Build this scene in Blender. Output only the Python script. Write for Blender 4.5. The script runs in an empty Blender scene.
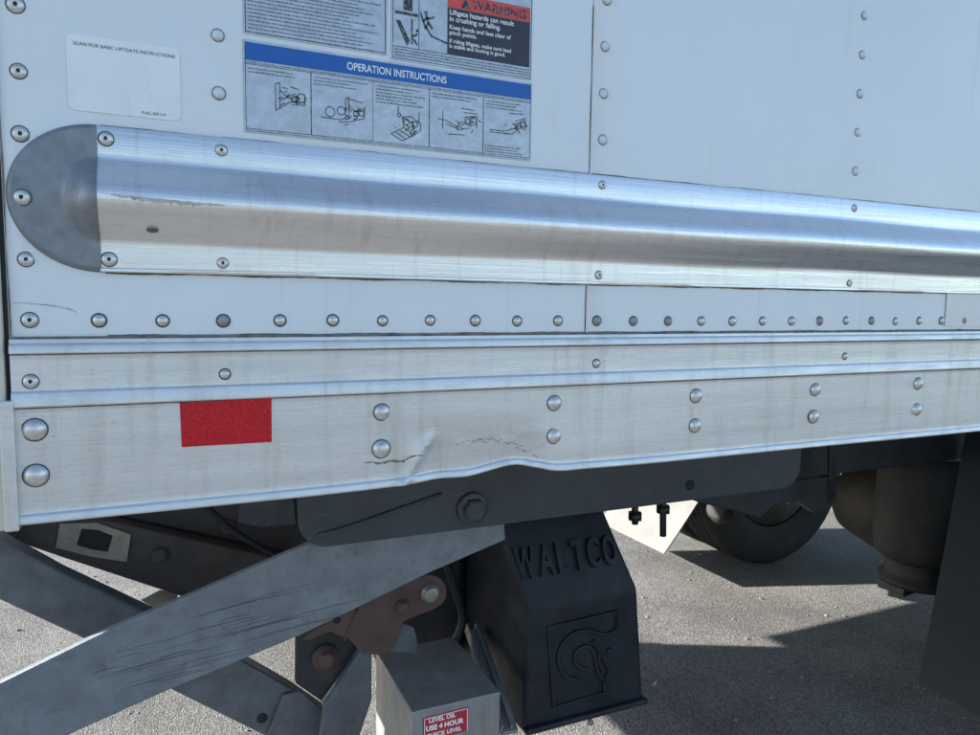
import bpy, bmesh, math, random
from mathutils import Matrix, Vector
random.seed(7)
S = bpy.context.scene
COL = S.collection
R = math.radians

# ------------------------------------------------------------------ camera
FPX, CX, CY = 720.0, 490.0, 367.5            # focal length and centre in pixels of the 980 px wide photograph
YAW, PITCH, ROLL = R(24.32), R(5.39), R(0.80)
CAMP = Vector((0.0, -0.93, 1.40))
fw = Vector((math.sin(YAW)*math.cos(PITCH), math.cos(YAW)*math.cos(PITCH), -math.sin(PITCH)))
r0 = Vector((math.cos(YAW), -math.sin(YAW), 0)); u0 = r0.cross(fw)
rt = r0*math.cos(ROLL) + u0*math.sin(ROLL); up = u0*math.cos(ROLL) - r0*math.sin(ROLL)
cam = bpy.data.cameras.new('camera'); camo = bpy.data.objects.new('camera', cam); COL.objects.link(camo)
cam.sensor_width = 36; cam.lens = FPX/980*36; cam.clip_end = 3000; cam.clip_start = 0.02
camo.matrix_world = Matrix(((rt.x, up.x, -fw.x, CAMP.x), (rt.y, up.y, -fw.y, CAMP.y), (rt.z, up.z, -fw.z, CAMP.z), (0, 0, 0, 1)))
S.camera = camo

# ------------------------------------------------------------------ sky, sun, exposure
SUND = Vector((-2.2, 1.05, 1.0)).normalized()          # towards the sun: behind the truck, from the far side
EL = math.asin(SUND.z); AZ = math.atan2(SUND.x, SUND.y)
W = bpy.data.worlds.new('World'); S.world = W; W.use_nodes = True
wn = W.node_tree; bg = wn.nodes['Background']
sky = wn.nodes.new('ShaderNodeTexSky'); sky.sky_type = 'NISHITA'; sky.sun_disc = False
sky.sun_elevation = EL; sky.sun_rotation = AZ; sky.air_density = 1.0; sky.dust_density = 0.8; sky.ozone_density = 1.8
wn.links.new(sky.outputs[0], bg.inputs[0]); bg.inputs[1].default_value = 0.08
sun = bpy.data.lights.new('sun', 'SUN'); suno = bpy.data.objects.new('sun', sun); COL.objects.link(suno)
sun.energy = 5.0; sun.angle = R(0.5); sun.color = (1.0, 0.95, 0.87)
suno.rotation_euler = SUND.to_track_quat('Z', 'Y').to_euler(); suno.location = SUND*20
S.view_settings.view_transform = 'Standard'; S.view_settings.look = 'None'
S.view_settings.exposure = 1.92; S.view_settings.gamma = 1.0; S.view_settings.use_curve_mapping = False

def at(px, py, Y):
    """photograph pixel -> point of the vertical plane at depth Y"""
    d = fw + rt*((px-CX)/FPX) - up*((py-CY)/FPX)
    return CAMP + d*((Y-CAMP.y)/d.y)
def xz(pts, Y):
    return [(p.x, p.z) for p in (at(a, b, Y) for a, b in pts)]

# ------------------------------------------------------------------ materials
MATS = {}
def mat(name, col, rough=0.5, metal=0.0, var=0.0, vscale=(8, 8, 8), stain=None, samt=0.0, sscale=(30, 30, 3), sthr=(0.55, 0.75),
        bump=0.0, bscale=(60, 60, 60), bdist=0.002, rvar=0.0, rscale=(20, 20, 20), spec=0.5, stain2=None, s2amt=0, s2scale=(60, 60, 60), s2thr=(.6, .7), coat=0.0):
    if name in MATS: return MATS[name]
    m = bpy.data.materials.new(name); m.use_nodes = True; nt = m.node_tree; N = nt.nodes; L = nt.links
    b = N['Principled BSDF']; tc = N.new('ShaderNodeTexCoord')
    b.inputs['Roughness'].default_value = rough; b.inputs['Metallic'].default_value = metal
    b.inputs['Specular IOR Level'].default_value = spec; b.inputs['Coat Weight'].default_value = coat
    def noise(scale, det=4, rough_=0.6, off=0):
        mp = N.new('ShaderNodeMapping'); mp.inputs['Scale'].default_value = scale; mp.inputs['Location'].default_value = (off, off*1.3, off*.7)
        L.new(tc.outputs['Object'], mp.inputs[0])
        n = N.new('ShaderNodeTexNoise'); n.inputs['Scale'].default_value = 1; n.inputs['Detail'].default_value = det; n.inputs['Roughness'].default_value = rough_
        L.new(mp.outputs[0], n.inputs['Vector']); return n.outputs['Fac']
    def rng(s, a, c, lo=0., hi=1.):
        q = N.new('ShaderNodeMapRange'); q.inputs[1].default_value = a; q.inputs[2].default_value = c; q.inputs[3].default_value = lo; q.inputs[4].default_value = hi
        L.new(s, q.inputs[0]); return q.outputs[0]
    def mix(fac, a, c):
        x = N.new('ShaderNodeMix'); x.data_type = 'RGBA'; L.new(fac, x.inputs[0])
        for i, v in ((6, a), (7, c)):
            if hasattr(v, 'is_linked'): L.new(v, x.inputs[i])
            else: x.inputs[i].default_value = (*v, 1)
        return x.outputs[2]
    cur = tuple(col)
    if var: cur = mix(rng(noise(vscale, 5), .3, .7), tuple(c*(1-var) for c in col), tuple(min(1, c*(1+var)) for c in col))
    if stain: cur = mix(rng(noise(sscale, 6, .65, 3.1), sthr[0], sthr[1], 0, samt), cur, stain)
    if stain2: cur = mix(rng(noise(s2scale, 6, .7, 7.7), s2thr[0], s2thr[1], 0, s2amt), cur, stain2)
    if hasattr(cur, 'is_linked'): L.new(cur, b.inputs['Base Color'])
    else: b.inputs['Base Color'].default_value = (*cur, 1)
    if rvar: L.new(rng(noise(rscale, 5, .6, 1.7), .3, .7, max(.02, rough-rvar), min(1, rough+rvar)), b.inputs['Roughness'])
    if bump:
        bp = N.new('ShaderNodeBump'); bp.inputs['Strength'].default_value = bump; bp.inputs['Distance'].default_value = bdist
        L.new(noise(bscale, 6, .65, 5.), bp.inputs['Height']); L.new(bp.outputs[0], b.inputs['Normal'])
    MATS[name] = m; return m

PAINT = mat('white_panel_paint', (.72, .77, .805), .36, 0, .03, (3, 3, 3), (.48, .48, .46), .45, (26, 26, 1.6), (.58, .8), .12, (9, 9, 9), .004, .06, (6, 6, 6),
            stain2=(.32, .30, .27), s2amt=.5, s2scale=(220, 220, 220), s2thr=(.70, .76))
RAILM = mat('bright_rub_rail_aluminium', (.76, .76, .76), .33, .85, .05, (2, 2, 60), (.48, .41, .34), .5, (70, 20, 5), (.54, .78), .45, (6, 420, 420), .0008, .10, (4, 60, 200), stain2=(.45, .44, .42), s2amt=.6, s2scale=(40, 120, 420), s2thr=(.58, .74))
ALUM = mat('mill_aluminium', (.66, .675, .685), .42, .65, .07, (2, 2, 50), (.40, .36, .31), .6, (30, 30, 2.5), (.52, .8), .35, (30, 420, 420), .0008, .12, (14, 14, 120),
           stain2=(.36, .34, .32), s2amt=.55, s2scale=(130, 130, 260), s2thr=(.55, .80))
CAST = mat('grey_cast_end_cap', (.21, .235, .265), .42, .45, .14, (60, 60, 60), (.15, .16, .18), .5, (90, 90, 90), (.5, .7), .35, (260, 260, 260), .001, .1)
POSTM = mat('cream_post_paint', (.63, .61, .52), .45, 0, .06, (4, 4, 2), (.36, .33, .27), .6, (40, 40, 4), (.55, .75), .2, (30, 30, 30), .001)
RIVM = mat('rivet_aluminium', (.66, .66, .65), .40, .8, .1, (160, 160, 160), (.38, .35, .31), .6, (240, 240, 240), (.5, .7))
RINGM = mat('rivet_grime', (.085, .082, .08), .8, .1, .3, (200, 200, 200))
HOLEM = mat('rivet_bore_steel', (.10, .10, .105), .6, .3)
BLACK = mat('black_gap', (.012, .013, .015), .8)
REDT = mat('red_reflective_tape', (.50, .008, .018), .35, 0, .4, (420, 420, 420), (.75, .06, .08), .5, (700, 700, 700), (.5, .62), .25, (420, 420, 420), .0006, spec=.25)
STKW = mat('sticker_white', (.80, .83, .85), .33, 0, .03, (20, 20, 20), (.55, .55, .53), .3, (60, 60, 20), (.55, .75))
STKG = mat('sticker_silver_grey', (.46, .51, .58), .32, .25, .16, (40, 40, 60), (.36, .40, .46), .6, (90, 90, 90), (.48, .66), .4, (150, 150, 150), .0010, .08)
INK = mat('ink_black', (.02, .024, .03), .45, 0, .3, (80, 80, 80), (.36, .40, .46), .8, (420, 420, 420), (.52, .62))
INKG = mat('ink_grey', (.17, .19, .23), .5, 0, .25, (200, 200, 200))
INKB = mat('ink_blue', (.003, .105, .42), .4, 0, .08, (30, 30, 30))
INKD = mat('ink_navy_black', (.022, .028, .045), .42, 0, .25, (50, 50, 50))
INKR = mat('ink_warning_red', (.62, .07, .055), .42, 0, .2, (60, 60, 60))
STKR = mat('sticker_red', (.40, .012, .03), .42, 0, .15, (40, 40, 40))
DARK = mat('dark_frame_paint', (.012, .015, .021), .5, .0, .3, (12, 12, 12), (.045, .038, .032), .5, (16, 16, 16), (.55, .75), .4, (90, 90, 90), .001, .1)
PLATE = mat('slate_plate_paint', (.030, .039, .053), .42, .0, .22, (9, 9, 9), (.12, .115, .11), .45, (26, 26, 60), (.58, .78), .3, (70, 70, 70), .001, .1)
ARM = mat('galvanised_arm_paint', (.165, .195, .226), .46, .25, .2, (22, 22, 22), (.085, .088, .09), .6, (34, 34, 34), (.56, .72), .5, (260, 260, 260), .0010, .1,
          stain2=(.30, .32, .34), s2amt=.3, s2scale=(140, 140, 140), s2thr=(.6, .7))
SCUFF = mat('dark_scuff', (.072, .08, .09), .7, 0, .3, (60, 60, 60))
ARM2 = mat('weathered_link_paint', (.095, .108, .124), .6, .15, .28, (20, 20, 20), (.15, .135, .115), .6, (13, 13, 13), (.56, .72), .4, (120, 120, 120), .001, .1)
BEAM = mat('rusty_beam', (.048, .044, .044), .7, .1, .3, (14, 14, 14), (.085, .052, .038), .7, (18, 18, 18), (.48, .7), .6, (90, 90, 90), .0015)
BARE = mat('worn_bare_steel', (.26, .24, .205), .6, .3, .2, (40, 40, 40), (.20, .16, .12), .6, (70, 70, 70), (.5, .7), .4, (150, 150, 150), .001)
RUST = mat('rust_red_primer', (.075, .044, .038), .62, .1, .22, (20, 20, 20), (.06, .05, .05), .6, (26, 26, 26), (.5, .72), .3, (110, 110, 110), .001)
GALV = mat('galvanised_box', (.24, .25, .255), .5, .35, .16, (30, 30, 6), (.19, .17, .145), .6, (34, 34, 9), (.52, .72), .3, (120, 120, 40), .001, .1)
CREAM = mat('cream_angle_paint', (.66, .62, .50), .5, 0, .1, (20, 20, 20))
COVER = mat('black_moulded_plastic', (.016, .020, .027), .46, 0, .35, (12, 12, 12), (.035, .034, .032), .45, (20, 20, 7), (.52, .75), .45, (420, 420, 420), .0008, .08, spec=.22)
RUBBER = mat('tyre_rubber', (.010, .0115, .014), .75, 0, .2, (20, 20, 20), (.036, .033, .030), .55, (11, 11, 11), (.5, .72), .4, (110, 110, 110), .002)
FLAPM = mat('dark_flap_rubber', (.015, .020, .028), .6, 0, .14, (4, 4, 4), (.020, .024, .030), .5, (9, 9, 3), (.5, .75), .3, (180, 180, 180), .0008, spec=.2)
FLAPW = mat('white_flap_plastic', (.125, .124, .12), .6, 0, .12, (9, 9, 9), (.10, .095, .085), .5, (16, 16, 6), (.5, .75), .3, (40, 40, 40), .003)
AXLEM = mat('brown_axle_grime', (.013, .013, .0135), .7, .1, .3, (9, 9, 9), (.034, .031, .028), .5, (20, 20, 20), (.5, .7), .5, (80, 80, 80), .002)
STEEL = mat('dull_steel', (.26, .26, .25), .5, .7, .2, (90, 90, 90), (.16, .12, .09), .5, (120, 120, 120), (.5, .7))
BOXIN = mat('box_shell', (.70, .71, .72), .5)

def asphalt():
    m = bpy.data.materials.new('worn_asphalt'); m.use_nodes = True; nt = m.node_tree; N = nt.nodes; L = nt.links; b = N['Principled BSDF']
    tc = N.new('ShaderNodeTexCoord')
    def vor(s):
        v = N.new('ShaderNodeTexVoronoi'); v.inputs['Scale'].default_value = s; L.new(tc.outputs['Object'], v.inputs['Vector']); return v
    def noi(s, d=5):
        n = N.new('ShaderNodeTexNoise'); n.inputs['Scale'].default_value = s; n.inputs['Detail'].default_value = d; n.inputs['Roughness'].default_value = .65
        L.new(tc.outputs['Object'], n.inputs['Vector']); return n.outputs['Fac']
    v1 = vor(260); v2 = vor(190)
    rp = N.new('ShaderNodeValToRGB'); L.new(v1.outputs['Color'], rp.inputs[0]); e = rp.color_ramp.elements
    e[0].position = 0.1; e[0].color = (.058, .058, .058, 1); e[1].position = .95; e[1].color = (.27, .265, .255, 1)
    e.new(.5).color = (.135, .133, .13, 1)
    mx = N.new('ShaderNodeMix'); mx.data_type = 'RGBA'; mx.blend_type = 'MULTIPLY'; mx.inputs[0].default_value = 1
    q = N.new('ShaderNodeMapRange'); q.inputs[1].default_value = .3; q.inputs[2].default_value = .7; q.inputs[3].default_value = .62; q.inputs[4].default_value = 1.25
    L.new(noi(1.7, 8), q.inputs[0]); L.new(rp.outputs[0], mx.inputs[6]); L.new(q.outputs[0], mx.inputs[7]); L.new(mx.outputs[2], b.inputs['Base Color'])
    b.inputs['Roughness'].default_value = .85; b.inputs['Specular IOR Level'].default_value = .3
    ad = N.new('ShaderNodeMath'); ad.operation = 'ADD'; L.new(v2.outputs['Distance'], ad.inputs[0]); L.new(noi(160), ad.inputs[1])
    bp = N.new('ShaderNodeBump'); bp.inputs['Strength'].default_value = .9; bp.inputs['Distance'].default_value = .0028; L.new(ad.outputs[0], bp.inputs['Height']); L.new(bp.outputs[0], b.inputs['Normal'])
    return m
ASPH = asphalt()

# ------------------------------------------------------------------ mesh helpers
IDENT = {}
def link(o, parent=None):
    COL.objects.link(o)
    if parent is not None:
        o.parent = parent
        if parent in IDENT: o.matrix_parent_inverse = Matrix.Translation(-IDENT[parent])
    return o
def thing(name, label, cat, loc, group=None):
    o = bpy.data.objects.new(name, None); o.location = loc; o.empty_display_size = .2; o['label'] = label; o['category'] = cat
    if group: o['group'] = group
    COL.objects.link(o); IDENT[o] = Vector(loc); return o
def mesh_obj(name, verts, faces, m, parent=None, smooth=False, bevel=0, label=None, fmats=None, seg=2, angle=30):
    me = bpy.data.meshes.new(name); me.from_pydata([tuple(v) for v in verts], [], faces); me.update()
    bm = bmesh.new(); bm.from_mesh(me); bmesh.ops.recalc_face_normals(bm, faces=bm.faces); bm.to_mesh(me); bm.free()
    for x in (m if isinstance(m, (list, tuple)) else [m]): me.materials.append(x)
    if fmats:
        for p, k in zip(me.polygons, fmats): p.material_index = k
    if smooth: me.shade_smooth()
    o = bpy.data.objects.new(name, me); link(o, parent)
    if label: o['label'] = label
    if bevel:
        b = o.modifiers.new('bevel', 'BEVEL'); b.width = bevel; b.segments = seg; b.limit_method = 'ANGLE'; b.angle_limit = R(angle)
    return o
def box(name, a, b, m, parent, bevel=0, label=None):
    (x0, y0, z0), (x1, y1, z1) = a, b
    v = [(x0, y0, z0), (x1, y0, z0), (x1, y1, z0), (x0, y1, z0), (x0, y0, z1), (x1, y0, z1), (x1, y1, z1), (x0, y1, z1)]
    f = [(0, 1, 2, 3), (4, 5, 6, 7), (0, 1, 5, 4), (1, 2, 6, 5), (2, 3, 7, 6), (3, 0, 4, 7)]
    return mesh_obj(name, v, f, m, parent, bevel=bevel, label=label)
def prism(name, poly, y0, y1, m, parent, bevel=0, label=None, smooth=False):
    n = len(poly); v = [(x, y0, z) for x, z in poly] + [(x, y1, z) for x, z in poly]
    f = [tuple(range(n)), tuple(range(2*n-1, n-1, -1))] + [(i, (i+1) % n, n+(i+1) % n, n+i) for i in range(n)]
    return mesh_obj(name, v, f, m, parent, bevel=bevel, label=label)
def frame_prism(name, outer, inner, y0, y1, m, parent, bevel=0):
    """a plate with a hole: outer and inner loops with the same number of points"""
    n = len(outer); v = [(x, y, z) for y in (y0, y1) for lp in (outer, inner) for x, z in lp]; f = []
    for i in range(n):
        j = (i+1) % n
        f += [(i, j, n+j, n+i), (2*n+i, 2*n+j, 3*n+j, 3*n+i), (i, j, 2*n+j, 2*n+i), (n+i, n+j, 3*n+j, 3*n+i)]
    return mesh_obj(name, v, f, m, parent, bevel=bevel)
def lathe_data(name, prof, axis='Y', seg=20, mats=None, fm=None, close=True):
    """prof: (radius, height along axis); revolve"""
    v = []; f = []; mi = []
    for r, h in prof:
        for k in range(seg):
            a = 2*math.pi*k/seg; c, s = r*math.cos(a), r*math.sin(a)
            v.append((c, h, s) if axis == 'Y' else ((c, s, h) if axis == 'Z' else (h, c, s)))
    for i in range(len(prof)-1):
        for k in range(seg):
            j = (k+1) % seg
            f.append((i*seg+k, i*seg+j, (i+1)*seg+j, (i+1)*seg+k)); mi.append(fm[i] if fm else 0)
    if close:
        f.append(tuple(range(seg))); mi.append(fm[0] if fm else 0)
        f.append(tuple(range((len(prof)-1)*seg, len(prof)*seg))); mi.append(fm[-1] if fm else 0)
    me = bpy.data.meshes.new(name); me.from_pydata(v, [], f); me.update()
    bm = bmesh.new(); bm.from_mesh(me); bmesh.ops.recalc_face_normals(bm, faces=bm.faces); bm.to_mesh(me); bm.free()
    for x in mats: me.materials.append(x)
    for p, k in zip(me.polygons, mi): p.material_index = k
    me.shade_smooth()
    return me
def inst(name, me, loc, parent, rot=None, scale=None, label=None):
    o = bpy.data.objects.new(name, me); link(o, parent); o.location = loc
    if rot: o.rotation_euler = rot
    if scale: o.scale = scale if isinstance(scale, tuple) else (scale,)*3
    if label: o['label'] = label
    return o
def tube(name, pts, rad, m, parent, seg=8, closed=False, label=None):
    pts = [Vector(p) for p in pts]; v = []; f = []; n = len(pts)
    for i, p in enumerate(pts):
        a = pts[(i-1) % n] if (closed or i) else p; b = pts[(i+1) % n] if (closed or i < n-1) else p
        t = (b-a).normalized(); ref = Vector((0, 1, 0)) if abs(t.y) < .9 else Vector((1, 0, 0))
        x = t.cross(ref).normalized(); y = t.cross(x)
        for k in range(seg):
            q = 2*math.pi*k/seg; v.append(p + x*math.cos(q)*rad + y*math.sin(q)*rad)
    for i in range(n if closed else n-1):
        for k in range(seg):
            j = (k+1) % seg; i2 = (i+1) % n
            f.append((i*seg+k, i*seg+j, i2*seg+j, i2*seg+k))
    if not closed: f += [tuple(range(seg)), tuple(range((n-1)*seg, n*seg))]
    return mesh_obj(name, v, f, m, parent, smooth=True, label=label)
def text(name, body, x, z, size, m, parent, y=0, extrude=0.0, xs=1.0, mtx=None, bold=0.0, align='LEFT', line=1.0):
    cu = bpy.data.curves.new('t', 'FONT'); cu.body = body; cu.size = size; cu.extrude = extrude; cu.offset = bold; cu.align_x = align; cu.space_line = line; cu.resolution_u = 4
    to = bpy.data.objects.new('t', cu); COL.objects.link(to); bpy.context.view_layer.update()
    me = bpy.data.meshes.new_from_object(to.evaluated_get(bpy.context.evaluated_depsgraph_get()))
    bpy.data.objects.remove(to); bpy.data.curves.remove(cu)
    M = mtx if mtx else Matrix(((xs, 0, 0, x), (0, 0, -1, y), (0, 1, 0, z), (0, 0, 0, 1)))
    me.transform(M); me.materials.clear(); me.materials.append(m); me.name = name
    o = bpy.data.objects.new(name, me); return link(o, parent)
def flat(name, quads, y, m, parent, label=None):
    """flat print: polygons in the XZ plane facing the street side"""
    v = []; f = []
    for q in quads:
        f.append(tuple(range(len(v), len(v)+len(q)))); v += [(a, y, b) for a, b in q]
    me = bpy.data.meshes.new(name); me.from_pydata(v, [], f); me.update(); me.materials.append(m)
    o = bpy.data.objects.new(name, me); link(o, parent)
    if label: o['label'] = label
    if len(quads) > 3 and name in ('print', 'line_drawing'): o['kind'] = 'stuff'
    return o
def rect(x0, z0, x1, z1): return [(x0, z0), (x1, z0), (x1, z1), (x0, z1)]
def strokes(lines, w):
    q = []
    for ln in lines:
        for (x0, z0), (x1, z1) in zip(ln[:-1], ln[1:]):
            d = math.hypot(x1-x0, z1-z0) or 1e-9; nx, nz = -(z1-z0)/d*w/2, (x1-x0)/d*w/2; ex, ez = (x1-x0)/d*w/3, (z1-z0)/d*w/3
            q.append([(x0+nx-ex, z0+nz-ez), (x1+nx+ex, z1+nz+ez), (x1-nx+ex, z1-nz+ez), (x0-nx-ex, z0-nz-ez)])
    return q
def words(x0, x1, z, h, rnd, ragged=True):
    """a line of small print too fine to read: bars of word length"""
    q = []; x = x0; end = x1 - (rnd.random()*.35*(x1-x0) if ragged else 0)
    while x < end:
        w = rnd.uniform(.8, 3.4)*h; w = min(w, end-x)
        q.append(rect(x, z, x+w, z+h*rnd.uniform(.6, 1.))); x += w + h*.55
    return q
def rrect(x0, z0, x1, z1, r, n=5, corners=(1, 1, 1, 1)):
    p = []
    for k, (cx, cz, a0) in enumerate(((x1-r, z1-r, 0), (x0+r, z1-r, 90), (x0+r, z0+r, 180), (x1-r, z0+r, 270))):
        if corners[k]:
            for i in range(n+1):
                a = R(a0+90*i/n); p.append((cx+r*math.cos(a), cz+r*math.sin(a)))
        else:
            p.append((x1 if k in (0, 3) else x0, z1 if k in (0, 1) else z0))
    return p
def ss(a, b, x):
    t = max(0, min(1, (x-a)/(b-a))); return t*t*(3-2*t)

# ------------------------------------------------------------------ ground
g = mesh_obj('ground', [(-400, -400, 0), (400, -400, 0), (400, 400, 0), (-400, 400, 0)], [(0, 1, 2, 3)], ASPH)
g['kind'] = 'structure'; g['label'] = 'worn grey asphalt yard in sun and truck shadow'

# ------------------------------------------------------------------ the truck
truck = thing('box_truck', 'white box truck body with aluminium rails, seen close at its rear corner', 'truck', (1.2, 1.22, 0))
XR, XE, ZB, ZP, ZT, YF = -0.155, 5.35, 1.14, 1.353, 3.75, 2.44
LAND = {}
# side sheets (each one overlaps the one behind it)
sheets = []
for i, (x0, x1, y) in enumerate(((XR, .590, .0), (.577, 2.28, -.0018), (2.27, XE, -.0036))):
    nx, nz = 40, 30; v = []; f = []
    zz = [ZP-.010 + (ZT-ZP)*(k/nz)**1.6 for k in range(nz+1)]
    for k in range(nz+1):
        for j in range(nx+1):
            x = x0 + (x1-x0)*j/nx
            e = math.sin(math.pi*j/nx)*(ss(1.60, 1.75, zz[k]) if i else ss(1.95, 2.2, zz[k]))
            v.append((x, y + .0009*e*math.sin(x*9+zz[k]*5) , zz[k]))
    for k in range(nz):
        for j in range(nx):
            f.append((k*(nx+1)+j, k*(nx+1)+j+1, (k+1)*(nx+1)+j+1, (k+1)*(nx+1)+j))
    o = mesh_obj('side_panel', v, f, PAINT, truck, smooth=True, label=['rear side sheet carrying the stickers', None, None][i])
    if o.data.polygons[0].normal.y > 0: o.data.flip_normals()
    sd = o.modifiers.new('thickness', 'SOLIDIFY'); sd.thickness = .0014; sd.offset = -1
    sheets.append(o)
# shell of the body
box('floor', (XR, .03, 1.17), (XE, YF-.02, 1.215), BOXIN, truck)
box('far_wall', (XR, YF-.03, ZB), (XE, YF, ZT), BOXIN, truck)
box('roof', (XR-.05, 0.002, ZT-.01), (XE+.02, YF+.01, ZT+.05), BOXIN, truck)
box('front_wall', (XE-.03, .01, ZB), (XE, YF-.03, ZT), BOXIN, truck)
box('shade_sill', (XR-.08, .072, ZB-.002), (XR-.002, YF-.072, 1.214), DARK, truck, .004)  # added to block sun slipping under the box floor
box('rear_door', (XR-.03, .07, 1.215), (XR-.005, YF-.07, ZT-.01), BOXIN, truck)
post = box('corner_post', (-.235, -.004, ZB-.003), (-.1600, .07, ZT), POSTM, truck, .004, 'cream painted rear corner post')
box('corner_post', (-.235, YF-.07, ZB-.003), (-.162, YF+.004, ZT), POSTM, truck, .004)
mesh_obj('seal_strip', [(-.1605, .0005, ZB), (-.1540, .0005, ZB), (-.1540, .0005, ZT), (-.1605, .0005, ZT)], [(0, 1, 2, 3)], BLACK, truck)
for k in range(9):                                # floor cross members
    x = .45 + k*.55
    box('cross_member', (x, .05, 1.145), (x+.05, YF-.05, 1.168), DARK, truck)

# bottom rail: one extrusion, dented between two pairs of bolts
prof = [(1.352, .004), (1.3525, -.0030), (1.3495, -.0040), (1.3455, -.0046), (1.3435, -.0070), (1.3420, -.0078), (1.3350, -.0086), (1.3338, -.0078), (1.3330, -.0048), (1.3318, -.0042),
        (1.325, -.0042), (1.31, -.0042), (1.296, -.0042), (1.2925, -.0046), (1.2907, -.0068), (1.2893, -.0076), (1.2760, -.0086), (1.2745, -.0078), (1.2738, -.0054), (1.2725, -.0048)]
prof += [(1.2725-(1.2725-1.1560)*k/22, -.0048) for k in range(1, 23)]
prof += [(1.1545, -.0052), (1.1528, -.0070), (1.1512, -.0078), (1.1455, -.0088), (1.1438, -.0082), (1.1430, -.0065), (1.1428, .0), (1.1428, .03)]
xs = []
x = XR
while x < XE:
    xs.append(x); x += .0045 if .18 < x < .62 else (.012 if x < 1.6 else .15)
xs.append(XE)
def dent(x, z):
    d = ss(.262, .345, x)*(1-ss(.475, .512, x))
    w = 1-ss(1.15, 1.245, z)
    a = .0082*d*w
    cre = math.exp(-((x-.298)/.020)**2)*math.exp(-((z-1.186)/.020)**2)
    a += -.0046*math.exp(-((x-.318-(z-1.19)*.6)/.008)**2)*(1-ss(1.20, 1.225, z)) + .0035*math.exp(-((x-.503)/.009)**2)*(1-ss(1.17, 1.21, z)) - .002*cre
    if z < 1.2: a += .0012*math.sin(x*95)*d
    lift = (.010*math.exp(-((x-.462)/.045)**2) + .006*math.exp(-((x-.42)/.16)**2) - .0018*math.exp(-((x-.535)/.03)**2) + .0008*math.sin(x*60)*d)*(1-ss(1.142, 1.20, z))
    wav = .0012*math.sin(x*7+1)*(1-ss(1.14, 1.25, z))
    return a + wav, lift
v = []; f = []; n = len(prof)
for x in xs:
    for z, y in prof:
        dy, dz = dent(x, z) if z < 1.25 else (0, 0)
        v.append((x, y+dy, z+dz))
for i in range(len(xs)-1):
    for k in range(n-1):
        f.append((i*n+k, (i+1)*n+k, (i+1)*n+k+1, i*n+k+1))
dark_faces = {0, 1, 7, 8, 17, 18, n-2}  # bead undercuts and edges: gap shade and grime put into the colour
rail = mesh_obj('bottom_rail', v, f, [ALUM, mat('joint_grime_shade', (.15, .14, .13), .8, .1, .5, (60, 60, 60))], truck, fmats=[1 if k in dark_faces else 0 for i in range(len(xs)-1) for k in range(n-1)], smooth=True, label='aluminium bottom rail dented and scraped along its lower edge')
rail.data.set_sharp_from_angle(angle=R(28))
# a torn scrape and gouges on the dent
rnd = random.Random(3)
gq = []
for k in range(26):
    x = .37 + k*.0052 + rnd.uniform(-.002, .002); z = 1.197 - .035*(k/26) + .018*math.sin(k/26*3.1) + rnd.uniform(-.003, .003)
    l = rnd.uniform(.003, .009)
    gq.append((x, z, x+l*.8, z-l*.35))
sv = []; sf = []
for x0, z0, x1, z1 in gq:
    b = len(sv)
    for (x, z) in ((x0, z0), (x1, z1), (x1, z1-.0005), (x0, z0-.0009)):
        sv.append((x, -.0048+dent(x, z)[0]-.0005, z))
    sf.append((b, b+1, b+2, b+3))
mesh_obj('gouge_mark', sv, sf, SCUFF, rail)
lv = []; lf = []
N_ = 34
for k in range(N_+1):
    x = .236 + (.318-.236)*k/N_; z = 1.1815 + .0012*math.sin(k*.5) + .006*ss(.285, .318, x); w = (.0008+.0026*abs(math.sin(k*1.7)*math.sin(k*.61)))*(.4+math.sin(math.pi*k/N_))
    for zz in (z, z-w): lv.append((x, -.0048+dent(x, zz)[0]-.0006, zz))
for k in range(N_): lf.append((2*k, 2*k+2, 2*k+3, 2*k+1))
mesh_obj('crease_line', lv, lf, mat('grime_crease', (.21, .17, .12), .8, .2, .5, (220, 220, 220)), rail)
box('rail_end_plate', (-.1665, -.0115, ZB-.002), (-.1525, .04, 1.283), ALUM, truck, .0015)

# rub rail
rp = [(1.5860, .0), (1.5862, -.0042), (1.5850, -.0050), (1.5570, -.0050)]
for k in range(33):
    t = 1-k/16; rp.append((1.505+.0455*t, -.0050 - .030*(.5+.5*math.cos(math.pi*t))**.66))
rp += [(1.4545, -.0050), (1.4300, -.0050), (1.4290, -.0066), (1.4262, -.0068), (1.4250, -.0055), (1.4250, .0)]
rx = [-.0645 + (1.70+.0645)*k/60 for k in range(61)] + [2.4, 3.6, XE]
v = []; f = []; n = len(rp)
for x in rx:
    for z, y in rp: v.append((x, y + (.0006*math.sin(x*11+z*40) if y < -.006 else 0), z + .0004*math.sin(x*8)))
for i in range(len(rx)-1):
    for k in range(n-1): f.append((i*n+k, (i+1)*n+k, (i+1)*n+k+1, i*n+k+1))
rub = mesh_obj('rub_rail', v, f, [RAILM, MATS['joint_grime_shade']], truck, fmats=[1 if k in (0, n-2) else 0 for i in range(len(rx)-1) for k in range(n-1)], smooth=True, label='bright half round aluminium rub rail with riveted flanges')
rub.data.set_sharp_from_angle(angle=R(40))
inst('drain_slot', lathe_data('drain_slot', [(.0065, 0), (.0060, -.0006), (.0005, -.0007)], 'Y', 14, [HOLEM]), (-.010, -.0170, 1.4730), rub, rot=(R(-40), 0, 0), scale=(1, 1, .62))
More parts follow.
